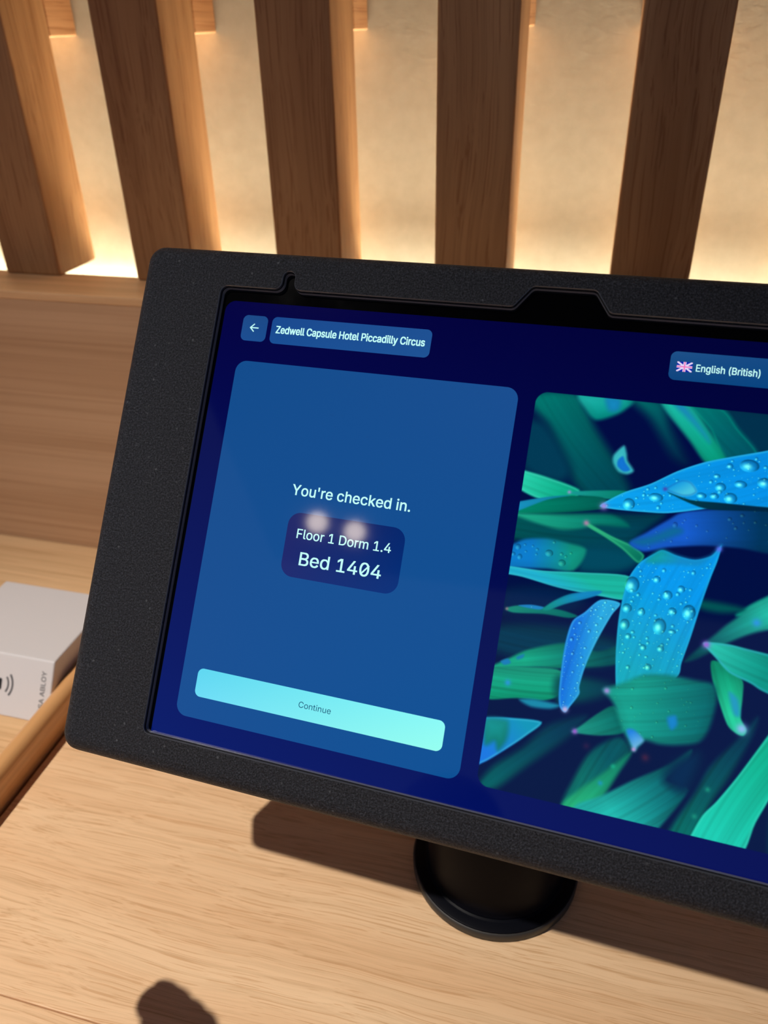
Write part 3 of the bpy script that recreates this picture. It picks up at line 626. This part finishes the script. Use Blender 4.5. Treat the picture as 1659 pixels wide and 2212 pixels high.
BIGDROPS=[((154.65,-59.9),1.9,1),((162.48,-56.67),2,0.7),((188.27,-43.19),2.6,0.75),((184.16,-53.93),1.9,0.9),((180.87,-50.9),1.6,0.9),((186.49,-49.25),1.7,0.7),((179.45,-53.91),1.3,0.8),((175.73,-54.26),1.4,0.7),((179.4,-47.61),1,0.8),((182.72,-44.02),1,0.9),((193.2,-47.95),2,0.8),((159.24,-85.13),2.2,1.2),((170.07,-86.56),1.5,1),((173.8,-84.08),1.2,1),((163.11,-93.07),1.2,1.1),((172.15,-91.35),1.3,1),((176.96,-90.78),2,1.2),((158.72,-92.6),1.5,1),((158.74,-97.76),1.5,1.2),((169.05,-96.56),2,1.3),((172.89,-97.53),1.1,0.7),((167.4,-109.61),1.1,1),((170.25,-103.32),1.1,1),((165.16,-103.89),1,1),((160.27,-101.26),1,1),((166.28,-82.25),1.2,1)]

def catmull(P, k=6):
    P = np.array(P, float); n = len(P); out = []
    for i in range(n):
        p0, p1, p2, p3 = P[i - 1], P[i], P[(i + 1) % n], P[(i + 2) % n]
        t = (np.arange(k) / k)[:, None]
        q = 0.5 * (2 * p1 + (p2 - p0) * t + (2 * p0 - 5 * p1 + 4 * p2 - p3) * t ** 2 + (3 * p1 - p0 - 3 * p2 + p3) * t ** 3)
        out.append(0.85 * q + 0.15 * (p1 + (p2 - p1) * t))
    return np.concatenate(out)
PU0, PU1, PV0, PV1 = 120.5, 225.2, -157.0, -26.6
def sdist(poly, u, v):
    a = poly; b = np.roll(poly, -1, 0); d = np.full(u.shape, 1e9); inside = np.zeros(u.shape, bool)
    for (ax, ay), (bx, by) in zip(a, b):
        ex, ey = bx - ax, by - ay; l2 = ex * ex + ey * ey + 1e-12
        t = np.clip(((u - ax) * ex + (v - ay) * ey) / l2, 0, 1)
        d = np.minimum(d, (u - ax - t * ex) ** 2 + (v - ay - t * ey) ** 2)
        if ay != by:
            cross = ((ay > v) != (by > v)) & (u < (bx - ax) * (v - ay) / (by - ay) + ax); inside ^= cross
    d = np.sqrt(d); return np.where(inside, d, -d)
def leaves_picture(u, v):
    rng = np.random.RandomState(4)
    img = np.tile(np.array((0, 10, 66.0)), u.shape + (1,))
    img[..., 1] += 10 * np.clip((-v - 40) / 110, 0, 1)
    stripe_tab = rng.rand(4096)
    du = (PU1 - PU0) / (u.shape[1] - 1); dv = (PV1 - PV0) / (u.shape[0] - 1)
    def window(x0, x1, y0, y1):
        i0 = max(0, int((x0 - PU0) / du)); i1 = min(u.shape[1], int((x1 - PU0) / du) + 2); j0 = max(0, int((y0 - PV0) / dv)); j1 = min(u.shape[0], int((y1 - PV0) / dv) + 2)
        return (slice(j0, j1), slice(i0, i1)) if (i1 > i0 and j1 > j0) else None
    def drop(x, y, r, el, power):
        W = window(x - r * 1.8, x + r * 1.8, y - r * 1.8, y + r * 1.8)
        if W is None: return
        X = (u[W] - x) / (r * (1 + 0.35 * (el - 1) * -1 if el < 1 else 1)); Y = (v[W] - y) / (r * el)
        d = np.sqrt(X * X + Y * Y); a = np.clip((1.05 - d) * r / 0.22, 0, 1)[..., None]
        rim = np.exp(-((d - 0.92) / 0.2) ** 2)[..., None]
        lit = np.clip(0.25 + 0.8 * (-X * 0.55 - Y * 0.75), 0, 1)[..., None]
        hl = np.exp(-(((X + 0.2) / 0.42) ** 2 + ((Y + 0.15) / 0.42) ** 2))[..., None]
        base = img[W]
        inner = base * (0.86 + 0.30 * lit) + np.array((75, 78, 26)) * hl * power + np.array((20, 30, 10)) * lit
        inner = inner * (1 - 0.28 * rim * (1 - lit))
        img[W] = base * (1 - a) + np.clip(inner, 0, 255) * a
    for P, c0, c1, ax, soft, stripe, rim, nd, dr in LEAVES:
        poly = catmull(P); p = soft * 2 + 1
        W = window(poly[:, 0].min() - p, poly[:, 0].max() + p, poly[:, 1].min() - p, poly[:, 1].max() + p)
        if W is None: continue
        uu, vv = u[W], v[W]; sd = sdist(poly, uu, vv)
        t = np.clip((sd + soft) / (2 * soft), 0, 1); al = (t * t * (3 - 2 * t))[..., None]
        if ax:
            e = np.array(ax[1]) - np.array(ax[0]); s = np.clip(((uu - ax[0][0]) * e[0] + (vv - ax[0][1]) * e[1]) / (e @ e), 0, 1)[..., None]
        else: s = np.zeros(uu.shape + (1,))
        col = np.array(c0, float) * (1 - s) + np.array(c1, float) * s
        # fibres follow the leaf's long direction
        cen = poly - poly.mean(0); ev, evec = np.linalg.eigh(cen.T @ cen); ld = evec[:, 1]
        cr = (uu - poly[:, 0].mean()) * -ld[1] + (vv - poly[:, 1].mean()) * ld[0]
        al_ = (uu - poly[:, 0].mean()) * ld[0] + (vv - poly[:, 1].mean()) * ld[1]
        cr = cr + 0.010 * al_ * al_ * (0.3)
        if stripe:
            x = cr * 1.15 + 500; i = np.floor(x).astype(int); f = x - i; f = f * f * (3 - 2 * f)
            s1 = stripe_tab[i % 4096] * (1 - f) + stripe_tab[(i + 1) % 4096] * f
            x = cr * 3.6 + 900; i = np.floor(x).astype(int); f = x - i
            s2 = stripe_tab[i % 4096] * (1 - f) + stripe_tab[(i + 1) % 4096] * f
            col = col * (1 + stripe * ((s1 - .5) * 0.9 + (s2 - .5) * 0.45))[..., None]
        # a leaf is rounder in its middle
        edge = np.clip(sd / 3.0, 0, 1)[..., None]
        if rim:
            k = np.exp(-((sd - soft) / 0.35) ** 2)[..., None] * 0.45
            col = col * (1 - k) + np.array(rim, float) * k
        else: col = col * (0.9 + 0.1 * edge)
        img[W] = img[W] * (1 - al) + np.clip(col, 0, 255) * al
        if nd:
            x0, x1, y0, y1 = poly[:, 0].min(), poly[:, 0].max(), poly[:, 1].min(), poly[:, 1].max(); got = []; tries = 0
            while len(got) < nd and tries < nd * 14:
                tries += 1; x = rng.uniform(x0, x1); y = rng.uniform(y0, y1); r = dr[0] + (dr[1] - dr[0]) * rng.rand() ** 3
                if sdist(poly, np.array([x]), np.array([y]))[0] < r + 0.25: continue
                if any((x - a) ** 2 + (y - b) ** 2 < (r + c) ** 2 * 1.2 for a, b, c in got): continue
                got.append((x, y, r)); drop(x, y, r, rng.uniform(0.85, 1.2), 1.1 if soft < .5 else 0.35)
    for (x, y), r, el in BIGDROPS: drop(x, y, r, el, 1.5)
    for (x, y), r, c in TIPS:
        W = window(x - 3 * r, x + 3 * r, y - 3 * r, y + 3 * r)
        if W is None: continue
        k = np.exp(-(((u[W] - x) ** 2 + (v[W] - y) ** 2) / (0.75 * r) ** 2))[..., None] * 0.95
        img[W] = img[W] * (1 - k) + np.array(c, float) * k
    # rounded corners of the picture fade into the screen
    R_ = 4.2; cx, cy = (PU0 + PU1) / 2, (PV0 + PV1) / 2
    qx = np.abs(u - cx) - (PU1 - PU0) / 2 + R_; qy = np.abs(v - cy) - (PV1 - PV0) / 2 + R_
    sd = np.hypot(np.maximum(qx, 0), np.maximum(qy, 0)) - R_
    k = np.clip(sd / 0.25 + 0.5, 0, 1)[..., None]
    back = blend(u, v, (2, 24, 106), (0, 8, 82), (2, 1, 66), (0, 2, 52), (AU0, AU1, AV0, AV1))
    return img * (1 - k) + back * k
pic = grid_picture('leaf_picture', PU0, PU1, PV0, PV1, 500, 620, leaves_picture, Matrix.Translation((0, 0, 0.04 * MM)))
pic['label'] = 'picture of green and blue leaves covered in water drops'

# ------------------------------------------------------------------ ceiling spotlights
def spotlight(loc, aim, power, col, ang, blendv, rad, label, glow):
    loc = Vector(loc); r = tag(empty('ceiling_spotlight', (loc.x, loc.y, 2.0)), label, 'spotlight', 'ceiling spotlights')
    d = (Vector(aim) - loc).normalized(); q = d.to_track_quat('-Z', 'Y').to_matrix().to_4x4()
    ML_ = Matrix.Translation(loc - r.location) @ q
    V, F = lathe([(20, 130), (38, 125), (40, 0), (37, 0), (36, 8)], 40); mesh('housing', V, F, M_stand, r, ML_, True)
    V, F = lathe([(35.5, 7), (35.5, 8)], 40); mesh('lens', V, F, plain('lamp_lens', (0.8, 0.8, 0.8), 0.4, 0.3, 0, col, glow), r, ML_)
    top = q @ Vector((0, 0, 0.12)); h = 2.0 - (loc.z + top.z)
    V, F = lathe([(6, 0), (6, h * 1000)], 16); mesh('stem', V, F, M_stand, r, Matrix.Translation(loc - r.location + top), True)
    if power:
        ld = bpy.data.lights.new('spot', 'SPOT'); ld.energy = power; ld.color = col; ld.spot_size = math.radians(ang); ld.spot_blend = blendv; ld.shadow_soft_size = rad
        lo = bpy.data.objects.new('lamp', ld); C.objects.link(lo); lo.parent = r; lo.matrix_local = ML_ @ Matrix.Translation((0, 0, -0.002))
    return r
spotlight(MAIN_POS, MAIN_AIM, MAIN_W, MAIN_COL, 30, 1.0, 0.022, 'black ceiling spotlight aimed down at the desk', 30)
spotlight((-1.17, -1.83, 1.80), (-0.1, 0.2, 0.2), FILL_W, (1.0, 0.84, 0.68), 60, 1.0, 0.04, 'black ceiling spotlight far behind the desk, left of its neighbour', 5.5)
spotlight((-1.02, -1.86, 1.80), (0.0, 0.2, 0.2), FILL_W, (1.0, 0.84, 0.68), 60, 1.0, 0.04, 'black ceiling spotlight far behind the desk, right of its neighbour', 5.5)

# ------------------------------------------------------------------ the photographer's left arm, just outside the picture
def skin_mat():
    q = NT('skin'); tc = q.n('ShaderNodeTexCoord')
    n1 = q.n('ShaderNodeTexNoise', i_Scale=90.0, i_Detail=4.0); q.l(tc.outputs['Object'], n1.inputs['Vector'])
    c = q.ramp(n1.outputs['Fac'], [(0.3, lin((196, 142, 112))), (0.7, lin((216, 166, 138)))])
    q.l(c, q.b.inputs['Base Color']); q.b.inputs['Roughness'].default_value = 0.5
    n2 = q.n('ShaderNodeTexNoise', i_Scale=700.0, i_Detail=2.0); q.l(tc.outputs['Object'], n2.inputs['Vector']); q.bump(n2.outputs['Fac'], 0.15, 0.0004)
    return q.m
def cloth_mat():
    q = NT('navy_knit'); tc = q.n('ShaderNodeTexCoord')
    wv = q.n('ShaderNodeTexWave', i_Scale=260.0, i_Distortion=1.5); q.l(tc.outputs['Object'], wv.inputs['Vector'])
    c = q.ramp(wv.outputs['Fac'], [(0.0, lin((24, 34, 62))), (1.0, lin((40, 54, 90)))]); q.l(c, q.b.inputs['Base Color']); q.b.inputs['Roughness'].default_value = 0.9
    q.bump(wv.outputs['Fac'], 0.4, 0.0008); return q.m
HO = Vector((-0.195, -0.052, 0.120))
def capsule(bm, a, b, ra, rb, seg=14, flat=1.0):
    """tapered round bone from a to b (mm)"""
    a = Vector(a); b = Vector(b); d = (b - a); L = d.length; q = d.to_track_quat('Z', 'Y').to_matrix()
    rings = []
    for k in range(5): s = -math.pi / 2 + math.pi / 2 * k / 5; rings.append((a, ra * math.cos(s), ra * math.sin(s)))
    rings.append((a, ra, 0)); rings.append((b, rb, 0))
    for k in range(1, 6): s = math.pi / 2 * k / 5; rings.append((b, rb * math.cos(s), rb * math.sin(s)))
    prev = None
    for c, rr, h in rings:
        rr = max(rr, 0.05); vs = []
        for i in range(seg):
            an = 2 * math.pi * i / seg; p = c + q @ Vector((rr * math.cos(an), rr * math.sin(an), h)); vs.append(bm.verts.new(p * MM - HO))
        if prev:
            for i in range(seg): bm.faces.new((prev[i], prev[(i + 1) % seg], vs[(i + 1) % seg], vs[i]))
        else: bm.faces.new(vs[::-1])
        prev = vs
    bm.faces.new(prev)
def arm():
    root = tag(empty('person', HO), 'bare left hand and navy sleeved arm of the photographer beside the desk', 'person')
    bm = bmesh.new()
    def P(x, y, z): return (x + 5, y - 2.5, z)
    fingers = [[P(-172, 42, 118), P(-172, 74, 119), P(-173, 91, 113), P(-174, 98, 101)],
               [P(-188, 46, 120), P(-187, 80, 121), P(-186, 96, 113), P(-186, 102, 100)],
               [P(-204, 42, 118), P(-203, 70, 114), P(-201, 80, 101), P(-200, 76, 88)],
               [P(-219, 32, 114), P(-217, 56, 108), P(-214, 62, 94), P(-213, 54, 84)]]
    rad = [(10, 9, 8.2, 7.2), (10.3, 9.3, 8.4, 7.4), (9.8, 8.8, 7.9, 7), (8.6, 7.6, 6.9, 6.2)]
    wr = [P(-186, -36, 120), P(-192, -38, 121), P(-199, -38, 121), P(-205, -36, 119)]
    for f, rr, w_ in zip(fingers, rad, wr):
        capsule(bm, w_, f[0], 14, rr[0] + 1.5)
        for i in range(3): capsule(bm, f[i], f[i + 1], rr[i], rr[i + 1])
    for i in range(3): capsule(bm, fingers[i][0], fingers[i + 1][0], 10.5, 10)
    th = [P(-184, -22, 114), P(-161, 8, 104), P(-152, 34, 97), P(-153, 56, 91)]; tr = (15, 12.5, 10.5, 8.5)
    for i in range(3): capsule(bm, th[i], th[i + 1], tr[i], tr[i + 1])
    capsule(bm, P(-195, -30, 119), P(-190, -110, 104), 24, 27); capsule(bm, P(-190, -110, 104), P(-172, -250, 70), 27, 38)
    capsule(bm, P(-204, -30, 119), P(-200, -110, 104), 20, 24)
    o = bmobj('body', bm, skin_mat(), root)
    md = o.modifiers.new('remesh', 'REMESH'); md.mode = 'VOXEL'; md.voxel_size = 0.0022; md.use_smooth_shade = True
    ms = o.modifiers.new('smooth', 'SMOOTH'); ms.factor = 0.6; ms.iterations = 7
    # nails lie on the back of each finger tip
    M_nail = plain('fingernail', lin((232, 186, 168)), 0.3, 0.5)
    for f, rr in list(zip(fingers, rad)) + [(th, tr)]:
        a, b = Vector(f[2]), Vector(f[3]); d = (b - a).normalized(); up = Vector((0, 1, 0.35)); up = (up - d * up.dot(d)).normalized(); sd = d.cross(up)
        bmn = bmesh.new(); bmesh.ops.create_uvsphere(bmn, u_segments=16, v_segments=8, radius=1.0)
        c = (b - d * 1.0 + up * (rr[3] - 0.9))
        for v in bmn.verts:
            p = c + sd * (v.co.x * 5.0) + d * (v.co.y * 6.2) + up * (v.co.z * 1.5 - 0.12 * (v.co.x * 5.0) ** 2 * 0.35); v.co = p * MM - HO
        bmobj('fingernail', bmn, M_nail, root, None, True)
    # sleeve: soft tube from the mid forearm over the elbow to the shoulder
    path = [P(-190, -120, 102), P(-186, -160, 94), P(-179, -210, 82), P(-172, -262, 70), P(-160, -300, 92), P(-146, -330, 160), P(-136, -360, 250), P(-128, -390, 330)]
    rr = [33, 35, 39, 45, 50, 52, 55, 60]; V, F = [], []; seg = 40
    for i, (p, r0) in enumerate(zip(path, rr)):
        a = Vector(path[max(0, i - 1)]); b = Vector(path[min(len(path) - 1, i + 1)]); q = (b - a).to_track_quat('Z', 'Y').to_matrix()
        for k in range(seg):
            an = 2 * math.pi * k / seg; w_ = r0 * (1 + 0.035 * math.sin(3 * an + i * 1.7)); V.append(tuple((Vector(p) + q @ Vector((w_ * math.cos(an), w_ * math.sin(an), 0))) * MM - HO))
    for i in range(len(path) - 1):
        for k in range(seg): F.append((i * seg + k, i * seg + (k + 1) % seg, (i + 1) * seg + (k + 1) % seg, (i + 1) * seg + k))
    F.append(tuple((len(path) - 1) * seg + k for k in range(seg)))
    s = mesh('sleeve', V, F, cloth_mat(), root, None, True)
    so = s.modifiers.new('solid', 'SOLIDIFY'); so.thickness = 0.003; so.offset = 0
    sb = s.modifiers.new('sub', 'SUBSURF'); sb.levels = 2; sb.render_levels = 2
arm()
